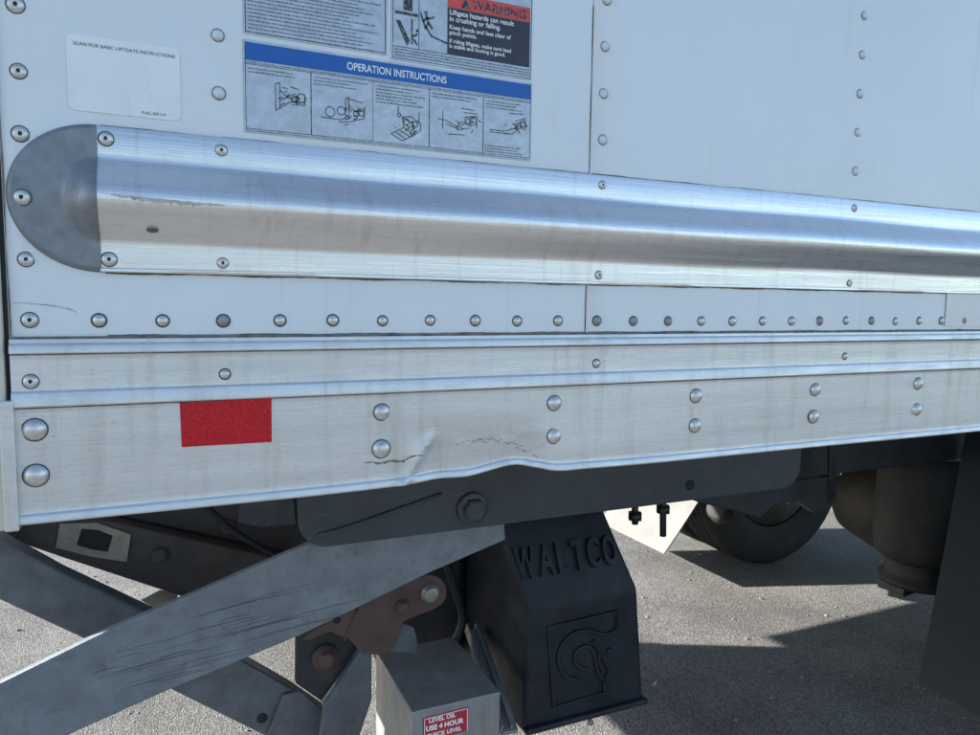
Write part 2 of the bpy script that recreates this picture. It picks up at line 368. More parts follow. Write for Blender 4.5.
def grime_line(pts, y, w, parent, seed):
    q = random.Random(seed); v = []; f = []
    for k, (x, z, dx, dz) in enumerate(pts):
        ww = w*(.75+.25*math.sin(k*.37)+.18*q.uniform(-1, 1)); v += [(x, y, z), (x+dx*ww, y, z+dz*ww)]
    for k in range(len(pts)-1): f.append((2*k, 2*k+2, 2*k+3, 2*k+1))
    mesh_obj('grime_line', v, f, MATS['joint_grime_shade'], parent)
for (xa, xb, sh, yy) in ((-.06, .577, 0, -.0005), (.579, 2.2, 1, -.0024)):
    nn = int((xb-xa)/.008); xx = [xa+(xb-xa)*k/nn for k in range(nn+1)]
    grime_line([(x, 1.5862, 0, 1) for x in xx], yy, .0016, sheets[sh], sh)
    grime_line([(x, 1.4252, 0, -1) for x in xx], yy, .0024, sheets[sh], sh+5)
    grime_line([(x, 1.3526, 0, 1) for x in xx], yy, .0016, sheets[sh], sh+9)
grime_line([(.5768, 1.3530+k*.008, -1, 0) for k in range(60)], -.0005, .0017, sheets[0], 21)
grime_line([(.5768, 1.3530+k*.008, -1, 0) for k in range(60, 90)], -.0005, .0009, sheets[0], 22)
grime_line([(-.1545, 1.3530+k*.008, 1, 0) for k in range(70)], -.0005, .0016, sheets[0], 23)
sc = []; q_ = random.Random(4)
for k in range(46):
    x = -.050+k*.0026; h_ = .0062*math.sin(math.pi*(k+.5)/46)**.5*q_.uniform(.35, 1); sc.append((x, 1.5085-.0045*k/46+q_.uniform(-.0005, .0005), h_))
vv = []; ff = []
for x, z, h_ in sc:
    for zz in (z, z-h_*.5, z-h_):
        t_ = (zz-1.505)/.0455; vv.append((x, -.0050-.030*(.5+.5*math.cos(math.pi*t_))**.66-.0009, zz))
for k in range(len(sc)-1):
    for j in (0, 1): ff.append((3*k+j, 3*k+3+j, 3*k+4+j, 3*k+1+j))
mesh_obj('scrape_mark', vv, ff, mat('scrape_oxide', (.44, .43, .41), .55, .6, .4, (90, 90, 300)), rub, smooth=True)
# cast end cap: half disc blending into the bulge
def capbulge(x, z):
    t = (z-1.505)/.0455
    e = max(0, (-.0645-x))/.036
    q = math.sqrt(t*t+e*e)
    return .030*(.5+.5*math.cos(math.pi*q))**.66 if q < 1 else 0
v = [(-.0635, 0, 1.506)]; f = []
na, nr = 40, 26
v = []
for i in range(nr+1):
    for k in range(na+1):
        a = math.pi/2 + math.pi*k/na; r = i/nr
        x = -.0635+.0885*r*math.cos(a); z = 1.506+.0815*r*math.sin(a)
        edge = .0065*(1-ss(.965, 1.0, r)*.9)
        y = -edge - capbulge(x, z)*.98
        v.append((x, y, z))
for i in range(nr):
    for k in range(na): f.append((i*(na+1)+k, i*(na+1)+k+1, (i+1)*(na+1)+k+1, (i+1)*(na+1)+k))
b0 = len(v)
for k in range(na+1):
    a = math.pi/2 + math.pi*k/na; v.append((-.0635+.0888*math.cos(a), .001, 1.506+.0818*math.sin(a)))
for k in range(na): f.append((nr*(na+1)+k, nr*(na+1)+k+1, b0+k+1, b0+k))
cap = mesh_obj('end_cap', v, f, CAST, truck, smooth=True, label='grey cast half round end cap of the rub rail')

# rivets and bolts: one mesh of each kind, every rivet an object
def dome(r, h, flange, n=5, hole=0.0):
    p = [(flange, .0002), (flange, -.0006), (r, -.0007)]
    for k in range(1, n+1):
        a = math.pi/2*k/n; rr = r*math.cos(a)
        if hole and rr < hole: break
        p.append((max(rr, .0003), -.0007-h*math.sin(a)))
    fm = [0, 0] + [1]*(len(p)-3)
    if hole: p += [(hole, p[-1][1]), (hole*.9, -h*.35), (.0003, -h*.35)]; fm += [1, 2, 2]
    return p, fm
p, fm = dome(.0078, .0040, .0090, 6, .0021); POP = lathe_data('pop_rivet', p, 'Y', 18, [RINGM, RIVM, HOLEM], fm)
p, fm = dome(.0068, .0034, .0076, 6, .0020); POPS = lathe_data('pop_rivet_small', p, 'Y', 16, [RINGM, RIVM, HOLEM], fm)
p, fm = dome(.0064, .0044, .0081, 6); DOM = lathe_data('dome_rivet', p, 'Y', 16, [RINGM, RIVM], fm)
p, fm = dome(.0114, .0076, .0128, 7); BLT = lathe_data('dome_bolt', p, 'Y', 20, [RINGM, RIVM], fm)
RIVD = mat('rivet_weathered', (.33, .33, .33), .5, .5, .3, (200, 200, 200))
DOMP = DOM.copy(); DOMP.materials[0] = mat('painted_rivet_ring', (.26, .27, .28), .7, 0, .4, (200, 200, 200)); DOMP.materials[1] = mat('painted_rivet', (.66, .70, .73), .4, 0, .12, (150, 150, 150), (.40, .39, .37), .5, (260, 260, 260), (.55, .7))
DOMD = DOM.copy(); DOMD.materials[1] = RIVD
def sheet_of(x):
    return (sheets[0], 0.) if x < .583 else ((sheets[1], -.0018) if x < 2.27 else (sheets[2], -.0036))
def rv(me, x, z, parent, y, s=1):
    inst('rivet' if me is not BLT else 'bolt_head', me, (x+rnd.uniform(-.0008, .0008), y, z+rnd.uniform(-.0008, .0008)), parent, rot=(rnd.uniform(-.06, .06), rnd.uniform(0, 6.28), rnd.uniform(-.06, .06)), scale=s*rnd.uniform(.94, 1.06))
PZ = .0664
for k in range(36):                               # row along the lower edge of the sheets
    x = -.0685 + PZ*k; o, y = sheet_of(x-.004); rv(DOMD if k in (2, 10, 11, 12, 17, 19, 23) else DOM, x, 1.3705, o, y)
for k in range(10):                               # column at the rear corner
    z = 1.3700 + k*PZ
    if k == 2: rv(POP, -.1355, z, cap, -.0062, 1.0)
    else: rv(POP, -.1355, z, sheets[0], 0)
for ci, x in enumerate((.0655, .5965, 1.1275, 1.6585)):
    for k in range(4, 12):
        o, y = sheet_of(x) if x != 1.1275 else (sheets[1], -.0018)
        rv(DOMP, x, 1.3050+PZ*(k+1), o, y)
    rv(POPS, x, 1.5715, rub, -.0050, .92); rv(POPS, x-.001, 1.4385, rub, -.0050, .92)
    rv(DOM, x-.001, 1.3060, rail, -.0042, .92)
rv(POP, -.0545, 1.5725, rub, -.0050); rv(POP, -.0560, 1.4395, rub, -.0050)
rv(POP, -.1360, 1.3035, rail, -.0042)
for i, x in enumerate((-.1350, .2600, .5240, .7880, 1.0560, 1.3300, 1.6000)):
    rv(BLT, x, 1.2485, rail, -.0048, 1.1 if i == 0 else 1); rv(BLT, x, 1.1985, rail, -.0048, 1.1 if i == 0 else 1)
# red tape, slightly crooked; a pale patch further forward
v = [(.0135, -.0056, 1.2725), (.1190, -.0056, 1.2740), (.1185, -.0054, 1.2180), (.0145, -.0054, 1.2190)]
mesh_obj('red_reflector_tape', v + [(a, b+.0008, c) for a, b, c in v], [(0, 1, 2, 3), (4, 5, 6, 7), (0, 1, 5, 4), (1, 2, 6, 5), (2, 3, 7, 6), (3, 0, 4, 7)], REDT, truck, label='red reflective tape on the bottom rail')
flat('pale_patch', [rect(1.400, 1.3600, 1.72, 1.4245)], -.0039, mat('pale_patch', (.74, .75, .74), .5, 0, .05, (30, 30, 30)), truck)

# ---------------------------------------------------------------- stickers
SY = -.0011
rnd2 = random.Random(11)
def sticker(name, x0, z0, x1, z1, m, label, r=.002, y=SY):
    return prism(name, rrect(x0, z0, x1, z1, r), y, y+.0008, m, truck, label=label)
s1 = sticker('scan_sticker', -.0900, 1.6005, .0230, 1.6815, STKW, 'pale rounded sticker with a line of small capitals', .007)
text('print', 'SCAN FOR BASIC LIFTGATE INSTRUCTIONS', -.0835, 1.6700, .0052, INK, s1, SY-.0004, xs=1.00)
text('print', 'PLAQ. 80P.C.M', -.0180, 1.6040, .0046, INK, s1, SY-.0004, xs=.85)
# upper left: page of small print
s3 = sticker('small_print_sticker', .0935, 1.7100, .2690, 1.9000, STKG, 'silver grey sticker full of small print above the blue band', .001)
flat('border_line', strokes([[(.0960, 1.7125), (.2665, 1.7125), (.2665, 1.898), (.0960, 1.898), (.0960, 1.7125)]], .0011), SY-.0003, INK, s3)
q = []
for k in range(40): q += words(.0985, .264, 1.7165+k*.0044, .0017, rnd2)
flat('print', q, SY-.0004, INKG, s3)
# warning sticker
s4 = sticker('warning_sticker', .2740, 1.7065, .4770, 1.9000, STKG, 'warning sticker with red header and black text block', .001)
flat('warning_block', [rect(.3510, 1.7235, .4735, 1.7835)], SY-.0003, INKD, s4)
flat('warning_header', [rect(.3510, 1.7838, .4735, 1.8030)], SY-.0003, INKR, s4)
flat('warning_triangle', [[(.3700, 1.7862), (.3830, 1.7862), (.3765, 1.7990)]], SY-.0005, INK, s4)
text('warning_word', 'WARNING', .3860, 1.7872, .0165, INK, s4, SY-.0006, xs=1.02, bold=.0003)
text('warning_text', 'Liftgate hazards can result\nin crushing or falling.', .3535, 1.7750, .0090, STKW, s4, SY-.0006, xs=1.0, bold=.00015, line=.92)
text('warning_text', 'Keep hands and feet clear of\npinch points.', .3535, 1.7565, .0078, STKW, s4, SY-.0006, xs=1.0, bold=.00012, line=.9)
text('warning_text', 'If riding liftgate, make sure load\nis stable and footing is good.', .3535, 1.7390, .0072, STKW, s4, SY-.0006, xs=1.0, bold=.00012, line=.9)
flat('border_line', strokes([[(.2765, 1.709), (.4755, 1.709), (.4755, 1.898), (.2765, 1.898), (.2765, 1.709)], [(.3115, 1.7235), (.3115, 1.8030)], [(.2775, 1.7235), (.351, 1.7235)]], .0008), SY-.0003, INK, s4)
# pictograms: a platform edge above a pinched figure; a figure falling off a slope
flat('pictogram', [rect(.2905, 1.770, .3025, 1.803), rect(.2790, 1.7640, .3105, 1.7675), [(.2805, 1.7560), (.2860, 1.7560), (.2990, 1.7330), (.2955, 1.7255)], rect(.3010, 1.7290, .3030, 1.7600),
                   [(.3030, 1.7400), (.3095, 1.7440), (.3100, 1.7415), (.3040, 1.7375)], [(.3035, 1.7340), (.3085, 1.7280), (.3105, 1.7290), (.3045, 1.7370)], rect(.3075, 1.7450, .3105, 1.7485)], SY-.0005, INK, s4)
flat('pictogram', strokes([[(.3135, 1.7700), (.3200, 1.7540), (.3290, 1.7430), (.3500, 1.7375)]], .0022) + strokes([[(.3215, 1.7680), (.3245, 1.7590), (.3295, 1.7530)], [(.3225, 1.7640), (.3320, 1.7670)], [(.3245, 1.7590), (.3200, 1.7520)], [(.3220, 1.7655), (.3180, 1.7600)]], .0026) + [rect(.3190, 1.7690, .3230, 1.7730)], SY-.0005, INK, s4)
q = []
for k in range(3): q += words(.279, .474, 1.7120+k*.0036, .0019, rnd2, False)
flat('print', q, SY-.0004, INKG, s4)
# operation instructions
s2 = sticker('operation_sticker', .0925, 1.5960, .4785, 1.7035, STKG, 'operation instructions sticker with blue header band and five drawings', .001)
flat('header_band', [rect(.0950, 1.6800, .4765, 1.7005)], SY-.0003, INKB, s2)
text('header_text', 'OPERATION INSTRUCTIONS', .2165, 1.6855, .0130, STKW, s2, SY-.0006, xs=.80, bold=.0002)
flat('border_line', strokes([[(.0950, 1.6005), (.4765, 1.6005)], [(.0950, 1.6755), (.4765, 1.6755)], [(.0950, 1.5985), (.0950, 1.7005)], [(.4765, 1.5985), (.4765, 1.7005)]], .0007) +
     strokes([[(.1720, 1.6005), (.1720, 1.6755)], [(.3265, 1.6005), (.3265, 1.6755)], [(.4045, 1.6005), (.4045, 1.6755)]], .0011) + strokes([[(.2500, 1.6005), (.2500, 1.6755)]], .0004), SY-.0003, INK, s2)
q = []; q += words(.096, .475, 1.5975, .0014, rnd2, False); q += words(.096, .475, 1.6770, .0014, rnd2, False)
for x0, x1, n0, z0 in ((.098, .165, 2, 1.6700), (.175, .246, 3, 1.6700), (.254, .322, 6, 1.6700), (.330, .400, 2, 1.6700), (.408, .473, 3, 1.6700)):
    for k in range(n0): q += words(x0, x1, z0-k*.0040, .0018, rnd2)
for k in range(3): q += words(.407, .472, 1.6030+k*.0038, .0017, rnd2)
flat('print', q, SY-.0004, INKG, s2)
def drawing(cx, cz, s, kind):
    L = []
    def ln(*p): L.append([(cx+a*s, cz+b*s) for a, b in p])
    def circ(x, z, r, n=9): ln(*[(x+r*math.cos(6.2832*k/n), z+r*math.sin(6.2832*k/n)) for k in range(n+1)])
    if kind == 0:
        ln((-1, 1.0), (-1, -.9), (-.7, -.7), (-.7, 1.1), (-1, 1.0)); ln((-.7, .6), (-.1, .1), (.1, .1)); ln((-.7, -.7), (.0, -.2), (.6, -.1)); circ(.35, .05, .22); circ(.85, .2, .33); ln((1.1, .5), (1.1, -.3), (.2, -.35)); ln((-.6, -.1), (0, .25), (.4, .45))
        ln((-.5, .8), (-.1, .75)); ln((.1, .9), (.7, .8))
    elif kind == 1:
        circ(-.9, -.1, .33); circ(-.15, .05, .28); ln((-1.5, -.5), (-.2, -.55), (.1, -.4)); ln((.15, .9), (.15, -.5), (.4, -.35), (.35, 1.0), (.15, .9)); ln((.35, .5), (.8, .1), (1.3, .2)); circ(.9, .0, .2); circ(1.25, .1, .24); ln((-.3, -.7), (.5, -.6), (1.4, -.3), (1.5, .5))
        ln((.4, .9), (1.3, .75))
    elif kind == 2:
        ln((-1.2, -.7), (-.3, -.2), (.5, -.6), (-.4, -1.1), (-1.2, -.7)); ln((-.9, -.55), (-.1, -1.)); ln((-.6, -.4), (.2, -.8)); ln((-.3, -.2), (-.4, .5), (.3, .1), (.5, -.6)); ln((-.4, .5), (.2, .6), (.9, .2), (.9, -.3), (.5, -.6)); circ(.5, .1, .2); circ(-.1, .2, .2); ln((-.7, 1.2), (-.7, .6)); circ(-.62, .6, .12); ln((.8, .9), (.8, .2))
    elif kind == 3:
        ln((-1.3, 0), (-.8, -.05), (.1, -.4), (.7, .0)); ln((-1.0, .5), (-1.0, -.6)); ln((-.8, -.25), (.2, -.55), (.9, -.35)); circ(.75, .05, .2); circ(1.15, .1, .25); ln((.5, .3), (1.4, .45), (1.4, -.3)); ln((.3, .85), (1.2, .8)); ln((.5, .6), (1.4, .6)); ln((-.6, -.9), (.5, -.85))
    else:
        ln((-1.3, -.35), (-.2, -.35), (.5, -.1), (.9, .1)); ln((-1.3, -.5), (.3, -.5), (.8, -.2)); circ(.85, .1, .22); circ(1.2, .3, .22); ln((.6, .4), (1.4, .7), (1.4, -.1)); ln((.2, .9), (1.2, .95))
    rq = random.Random(kind+40); x0, z0 = ((.25, -.05), (.75, -.05), (.15, -.1), (.7, -.05), (.8, .05))[kind]
    for _ in range(15):
        a, b, c, d = x0+rq.gauss(0, .38), z0+rq.gauss(0, .28), rq.uniform(-.32, .32), rq.uniform(-.24, .24); ln((a, b), (a+c, b+d))
    return L
for k, (cx, cz, s) in enumerate(((.146, 1.6400, .0165), (.212, 1.6330, .0185), (.297, 1.6260, .0190), (.366, 1.6390, .0205), (.441, 1.6400, .0200))):
    flat('line_drawing', strokes(drawing(cx, cz, s, k), .0010), SY-.0005, INK, s2)

# ---------------------------------------------------------------- chassis under the box
for y0 in (.55, 1.80):
    box('frame_rail', (.62 if y0 < 1 else .2, y0, .900), (XE, y0+.08, 1.145), DARK, truck, .004)
for x in (.75, 1.75, 3.6):
    box('cross_member', (x, .63, .96), (x+.06, 1.80, 1.08), DARK, truck)
def wheel(xc, yc, r=.50, w=.25, side=1):
    tp = [(.29, -.11*1), (.33, -.125), (.40, -.130), (.455, -.126), (.485, -.112), (.497, -.095)]
    for gx in (-.06, -.02, .02, .06): tp += [(.500, gx-.012), (.500, gx-.007), (.487, gx-.005), (.487, gx+.005), (.500, gx+.007)]
    tp += [(.497, .095), (.485, .112), (.455, .126), (.40, .130), (.33, .125), (.29, .11)]
    root = inst('wheel', lathe_data('rim', [(.285, -.105), (.27, -.10), (.25, -.03), (.16, .03*side), (.15, .06*side), (.12, .06*side), (.11, .09*side), (.02, .09*side)], 'Y', 32, [STEEL]), (xc, yc, .5), truck)
    root.scale = (r/.5, w/.25, r/.5)
    t = bpy.data.objects.new('tyre', lathe_data('tyre', tp, 'Y', 56, [RUBBER], close=False)); COL.objects.link(t); t.parent = root
    return root
for yc, sd in ((1.985, 1), (2.295, 1), (.455, -1), (.145, -1)): wheel(2.95, yc, .5, .25, sd)
ax = inst('axle', lathe_data('axle', [(.12, -.72), (.12, -.62), (.07, -.60), (.07, -.26), (.16, -.16), (.20, 0), (.16, .16), (.07, .26), (.07, .60), (.12, .62), (.12, .72)], 'Y', 24, [AXLEM]), (2.95, 1.22, .50), truck, label='grimy brown drive axle')
inst('brake_chamber', lathe_data('brake_chamber', [(.05, -.10), (.075, -.095), (.085, -.03), (.09, -.02), (.09, .0), (.085, .01), (.07, .07), (.03, .08)], 'X', 20, [AXLEM]), at(722, 511, 1.70), truck, rot=(0, R(20), R(25)), scale=.7)
# trailing suspension beam, u-bolts and brackets
prism('suspension_arm', [(2.05, .86), (2.22, .90), (2.75, .66), (3.12, .60), (3.12, .50), (2.75, .53), (2.10, .74)], 1.72, 1.80, DARK, truck, .006)
for y in (1.68,):
    for x in (2.84, 3.04): tube('u_bolt', [(x, y, .40), (x, y, .72)], .012, STEEL, truck)
p0 = at(831, 440, .50); p1 = at(831, 500, .50)
tube('brake_line', [(p0.x, .50, p0.z+.1), (p0.x, .50, p0.z), (p1.x, .50, p1.z)], .009, DARK, truck)
# hanger bracket and studs below the frame rail
prism('frame_bracket', xz([(690, 492), (835, 476), (838, 500), (818, 514), (800, 502), (775, 505), (760, 518), (740, 512), (700, 503)], .56), .56, .60, DARK, truck, .003)
for a, b, c in ((635, 512, 524), (663, 505, 536)):
    t0 = at(a, b-18, .60); t1 = at(a, c, .60)
    st = tube('stud', [t0, t1], .009, DARK, truck); nb = at(a, b+4, .60)
    inst('nut', lathe_data('nut', [(.019, -.010), (.019, .010)], 'Z', 6, [DARK]), nb, st)
box('frame_gusset', (1.00, .565, .875), (1.75, .61, .905), DARK, truck, .003)
# air spring
AX, AY = 2.565, .80
asp = inst('air_spring', lathe_data('bellows', [(.02, .30), (.125, .30), (.150, .275), (.158, .22), (.160, .12), (.160, .0), (.158, -.05), (.145, -.09), (.120, -.105), (.118, -.09)], 'Z', 36, [RUBBER]), (AX, AY, .56), truck, label='black rubber air spring bellows')
a2 = bpy.data.objects.new('piston', lathe_data('piston', [(.112, -.09), (.112, -.14), (.115, -.165), (.135, -.175), (.135, -.195), (.02, -.195)], 'Z', 36, [AXLEM])); link(a2, asp)
a3 = bpy.data.objects.new('top_plate', lathe_data('top_plate', [(.02, .318), (.165, .318), (.168, .308), (.165, .300), (.02, .300)], 'Z', 36, [STEEL])); link(a3, asp)
prism('spring_seat', [(2.45, .36), (2.95, .46), (2.95, .38), (2.45, .33)], .77, .88, DARK, truck, .004)
box('spring_bracket', (2.40, .63, .88), (2.78, .90, .96), DARK, truck, .004)
inst('fitting', lathe_data('fitting', [(.012, -.02), (.012, .02), (.006, .025)], 'Z', 8, [STEEL]), (2.50, .70, .93), truck)
# mud flaps
def flap(name, p_in_top, p_in_bot, y1, m, label, th=.009):
    a, b = Vector(p_in_top), Vector(p_in_bot)
    v = []; n = 8; wv = 6; f = []
    for side in (0, 1):
        for i in range(n+1):
            for j in range(wv+1):
                t = i/n; p = a.lerp(b, t); yy = p.y+(y1-p.y)*j/wv
                v.append((p.x+side*th+.010*math.sin(t*2.6+j*.35)*t, yy, p.z))
    k = (n+1)*(wv+1)
    for s in (0, 1):
        for i in range(n):
            for j in range(wv):
                q = s*k+i*(wv+1)+j; f.append((q, q+1, q+wv+2, q+wv+1))
    ring = [j for j in range(wv+1)] + [i*(wv+1)+wv for i in range(1, n+1)] + [n*(wv+1)+j for j in range(wv-1, -1, -1)] + [i*(wv+1) for i in range(n-1, 0, -1)]
    for i in range(len(ring)):
        c, d = ring[i], ring[(i+1) % len(ring)]; f.append((c, d, d+k, c+k))
    o = mesh_obj(name, v, f, m, truck, smooth=True, label=label); o.data.set_sharp_from_angle(angle=R(40)); return o
pt, pb = at(965, 436, .535), at(917, 683, .535)
flap('mud_flap', pt + (pt-pb)*.25, pb, .03, FLAPM, 'dark grey rubber mud flap on the near side')
pb = at(663, 554, 1.86); pt = at(690, 513, 1.86)
flap('mud_flap', pt + (pt-pb)*1.2, pb, 2.42, FLAPW, 'white sunlit mud flap on the far side')

# ------------------------------------------------------------------ the lift gate
gate = thing('lift_gate', 'grey steel lift gate arms, brackets and black pump cover under the truck', 'lift gate', (.5, .55, .37))
# mounting plate
mp = rrect(.216, .930, 1.483, 1.30, .055, 6, (0, 0, 1, 1))
mpl = prism('mounting_plate', mp, .400, .414, PLATE, gate, .0025, 'slate grey mounting plate with pivot bolt')
inst('plate_hole', lathe_data('plate_hole', [(.0125, .001), (.0125, -.0008), (.0005, -.001)], 'Y', 18, [BLACK]), (1.126, .3995, .968), mpl)
c = at(472, 508, .40)
bo = inst('pivot_bolt', lathe_data('washer', [(.034, 0), (.034, -.006), (.030, -.008), (.0005, -.008)], 'Y', 24, [PLATE]), (c.x, .400, c.z), mpl)
h = bpy.data.objects.new('bolt_head', lathe_data('hex_head', [(.024, -.008), (.024, -.020), (.020, -.024), (.0005, -.024)], 'Y', 6, [PLATE])); link(h, bo); h.data.shade_flat()
wl = [at(a, b, .397) for a, b in ((318, 536), (345, 528), (372, 519), (405, 507), (442, 494))]
tube('weld_bead', wl, .0036, PLATE, mpl)
# front lift arm: sides run from the rear, low down, up to the pivot behind the plate
YA = .425
armp = xz([(-90, 724), (0, 683), (110, 629), (200, 591), (280, 556), (430, 492), (480, 478), (503, 500), (506, 540), (430, 573), (300, 636), (170, 690), (70, 735), (-90, 806)], YA)
arm = prism('lift_arm', armp, YA, YA+.018, ARM, gate, .004, 'light grey flat lift arm in front, scuffed and crossing low to the rear')
rnd = random.Random(5)
for k in range(24):
    x0 = rnd.uniform(90, 250); y0 = 632 - (x0-140)*.43 + 8+k*2.2; ln = rnd.uniform(25, 130)
    pts = []
    for t in range(8):
        x = x0+ln*t/7; pts.append((x, y0-(x-x0)*(.27-.002*t)-1.2*math.sin(t*.45)+rnd.uniform(-.25, .25)))
    w = rnd.uniform(.00015, .0007); sv = []; sf = []
    for i, pq in enumerate(pts):
        P = at(*pq, YA); ww = w*(.3+math.sin(math.pi*i/7)); sv += [(P.x, YA-.0006, P.z+ww), (P.x, YA-.0006, P.z-ww)]
    for i in range(7): sf.append((2*i, 2*i+2, 2*i+3, 2*i+1))
    mesh_obj('scuff_mark', sv, sf, SCUFF, arm)
# rear link crossing behind it
YB = .64
lk = prism('rear_link', xz([(-90, 488), (0, 539), (60, 572), (165, 621), (240, 660), (290, 688), (325, 712), (335, 735), (325, 765), (300, 765), (265, 737), (170, 690), (95, 645), (0, 601), (-90, 560)], YB), YB, YB+.05, ARM2, gate, .007, 'weathered dark grey link falling to the right behind the front arm')
hp = at(262, 718, YB)
inst('link_hole', lathe_data('link_hole', [(.0115, .001), (.0115, -.0008), (.0005, -.001)], 'Y', 16, [BLACK]), (hp.x, YB-.0004, hp.z), lk)
prism('link_end_plate', xz([(283, 694), (300, 690), (326, 712), (334, 735), (325, 762), (292, 748), (268, 733)], YB-.006), YB-.012, YB-.001, ARM2, gate, .002)
# upper beam with a square window
YC = .74
def lerp2(q, u, v):
    a = q[0].lerp(q[1], u); b = q[3].lerp(q[2], u); return a.lerp(b, v)
up_l = [at(-40, 506, YC), at(330, 574, YC), at(335, 640, YC), at(-40, 522, YC)]
beam = prism('upper_beam', [(p.x, p.z) for p in (at(-60, 500, YC), at(108, 521, YC), at(312, 566, YC), at(330, 600, YC), at(330, 640, YC), at(285, 624, YC), at(182, 597, YC), at(60, 557, YC), at(-60, 516, YC))], YC, YC+.045, BEAM, gate, .004, 'rusty dark beam with a worn square window')
frame_prism('worn_window_frame', xz([(60, 523), (97, 522), (131, 534), (127, 561), (92, 556), (56, 547)], YC), xz([(82, 528), (98, 529), (113, 535), (108, 551), (92, 549), (77, 544)], YC), YC-.006, YC-.0005, BARE, beam, .0008)
flat('window_hole', [xz([(82, 527), (114, 533), (106, 552), (76, 544)], YC)[::-1]], YC-.001, BLACK, beam)
bp = at(160, 555, YC)
inst('bolt_head', lathe_data('beam_bolt', [(.017, 0), (.017, -.006), (.010, -.010), (.0005, -.010)], 'Y', 16, [BEAM]), (bp.x, YC, bp.z), beam)
bp = at(228, 526, .80)
ub = prism('upper_channel', xz([(105, 500), (330, 470), (330, 562), (300, 554), (112, 514)], .80), .80, .84, BEAM, gate, .003)
inst('bolt_head', lathe_data('channel_bolt', [(.017, 0), (.017, -.006), (.010, -.010), (.0005, -.010)], 'Y', 16, [RUST]), (bp.x, .80, bp.z), ub)
prism('gap_shade_panel', xz([(60, 500), (330, 470), (330, 600), (290, 585), (60, 525)], .87), .87, .88, BLACK, gate)  # black panel added behind the gap, standing in for its shade
prism('grease_patch', xz([(240, 500), (292, 492), (296, 524), (262, 527), (238, 522)], .798), .795, .7995, ARM2, ub, .001)
# small cream angle catching the sun at the beam's lower edge
q = [at(143, 599, YC+.02), at(158, 590, YC+.06), at(161, 612, YC-.02)]
a_, b_, c_ = [at(141, 600, .76), at(160, 590, .80), at(161, 612, .72)]
d_, e_ = at(178, 592, .80), at(176, 612, .74)
mesh_obj('cream_angle', [a_, b_, c_, d_, e_, a_+Vector((.0, .03, -.03)), b_+Vector((0, .03, -.03)), c_+Vector((0, .03, -.03))], [(0, 1, 2), (1, 3, 4, 2), (0, 1, 6, 5), (0, 2, 7, 5), (1, 3, 6), (2, 4, 7), (3, 4, 7, 6), (5, 6, 7)], CREAM, gate)
# rusty rocker bracket
YD = .53
rk = prism('rocker_bracket', xz([(300, 640), (345, 610), (400, 586), (418, 578), (425, 575.5), (431, 575), (437, 576.5), (442, 580), (445.5, 585), (447, 591), (446.5, 597), (443.5, 603), (438, 607.5), (431, 611), (420, 615), (404, 622), (397, 642), (386, 656), (362, 654), (350, 640), (330, 632), (312, 640)], YD), YD, YD+.022, RUST, gate, .003, 'rust red rocker bracket with pins')
for a, b, r, m in ((430, 593, .0175, STEEL), (402, 606, .012, RUST)):
    P = at(a, b, YD); inst('pin_head', lathe_data('pin_head', [(r*1.25, 0), (r*1.25, -.004), (r, -.004), (r, -.012), (r*.85, -.014), (.0005, -.014)], 'Y', 18, [m]), (P.x, YD, P.z), rk)
P = at(337, 620, YD); inst('bracket_hole', lathe_data('bracket_hole', [(.008, .001), (.008, -.0008), (.0005, -.001)], 'Y', 14, [BLACK]), (P.x, YD-.0004, P.z), rk)
tube('weld_bead', [at(345, 640, YD-.001), at(352, 622, YD-.001), at(359, 606, YD-.001)], .0025, RUST, rk)
# cylinder end and its dark bracket
YE = .60
cb = prism('cylinder_bracket', xz([(296, 628), (352, 634), (360, 652), (345, 680), (328, 706), (296, 684)], YE), YE, YE+.02, DARK, gate, .003)
P = at(325, 657, YE); inst('cylinder_pin', lathe_data('cylinder_pin', [(.030, 0), (.030, -.008), (.017, -.008), (.017, -.020), (.014, -.022), (.0005, -.022)], 'Y', 20, [RUST]), (P.x, YE, P.z), cb)
tube('bracket_edge', [at(322, 702, YE-.005), at(340, 678, YE-.005), at(357, 652, YE-.005)], .004, GALV, cb)
prism('dark_channel', xz([(325, 706), (362, 648), (372, 652), (372, 700), (352, 760), (318, 760)], .575), .575, .60, ARM2, gate, .003)
# galvanised pump box with its red sticker
ZBX = .549
def quad_box(name, x0, x1, y0, y1, z0, z1, m, label=None): return box(name, (x0, y0, z0), (x1, y1, z1), m, gate, .003, label)
pb_ = quad_box('pump_box', .444, .646, .42, .70, .33, ZBX, GALV, 'galvanised steel pump box with red sticker')
c0 = at(423, 719, .42); c1 = at(468, 709, .42)
rs = prism('red_sticker', [(c0.x, .478), (c1.x, .480), (c1.x, .5445-.012), (c0.x, .5445-.014)], .4185, .4198, STKR, pb_, label='red sticker with white lettering')
text('print', 'LEVEL OIL', c0.x+.012, .518, .013, STKW, rs, .4180, xs=1.05, bold=.0004)
text('print', 'USE 4 HOUR', c0.x+.006, .5010, .0150, STKW, rs, .4180, xs=1.0, bold=.0006)
text('print', 'CHECK LEVEL', c0.x+.006, .4850, .0130, STKW, rs, .4180, xs=1.0, bold=.0004)
flat('sticker_border', strokes([[(c0.x+.003, .479), (c0.x+.003, .5285), (c1.x-.002, .5300), (c1.x-.002, .481)]], .0015), .4180, STKW, rs)
prism('box_lug', xz([(390, 652), (396, 632), (404, 624), (414, 628), (418, 642), (416, 654)], .60), .60, .615, ARM2, gate, .002)
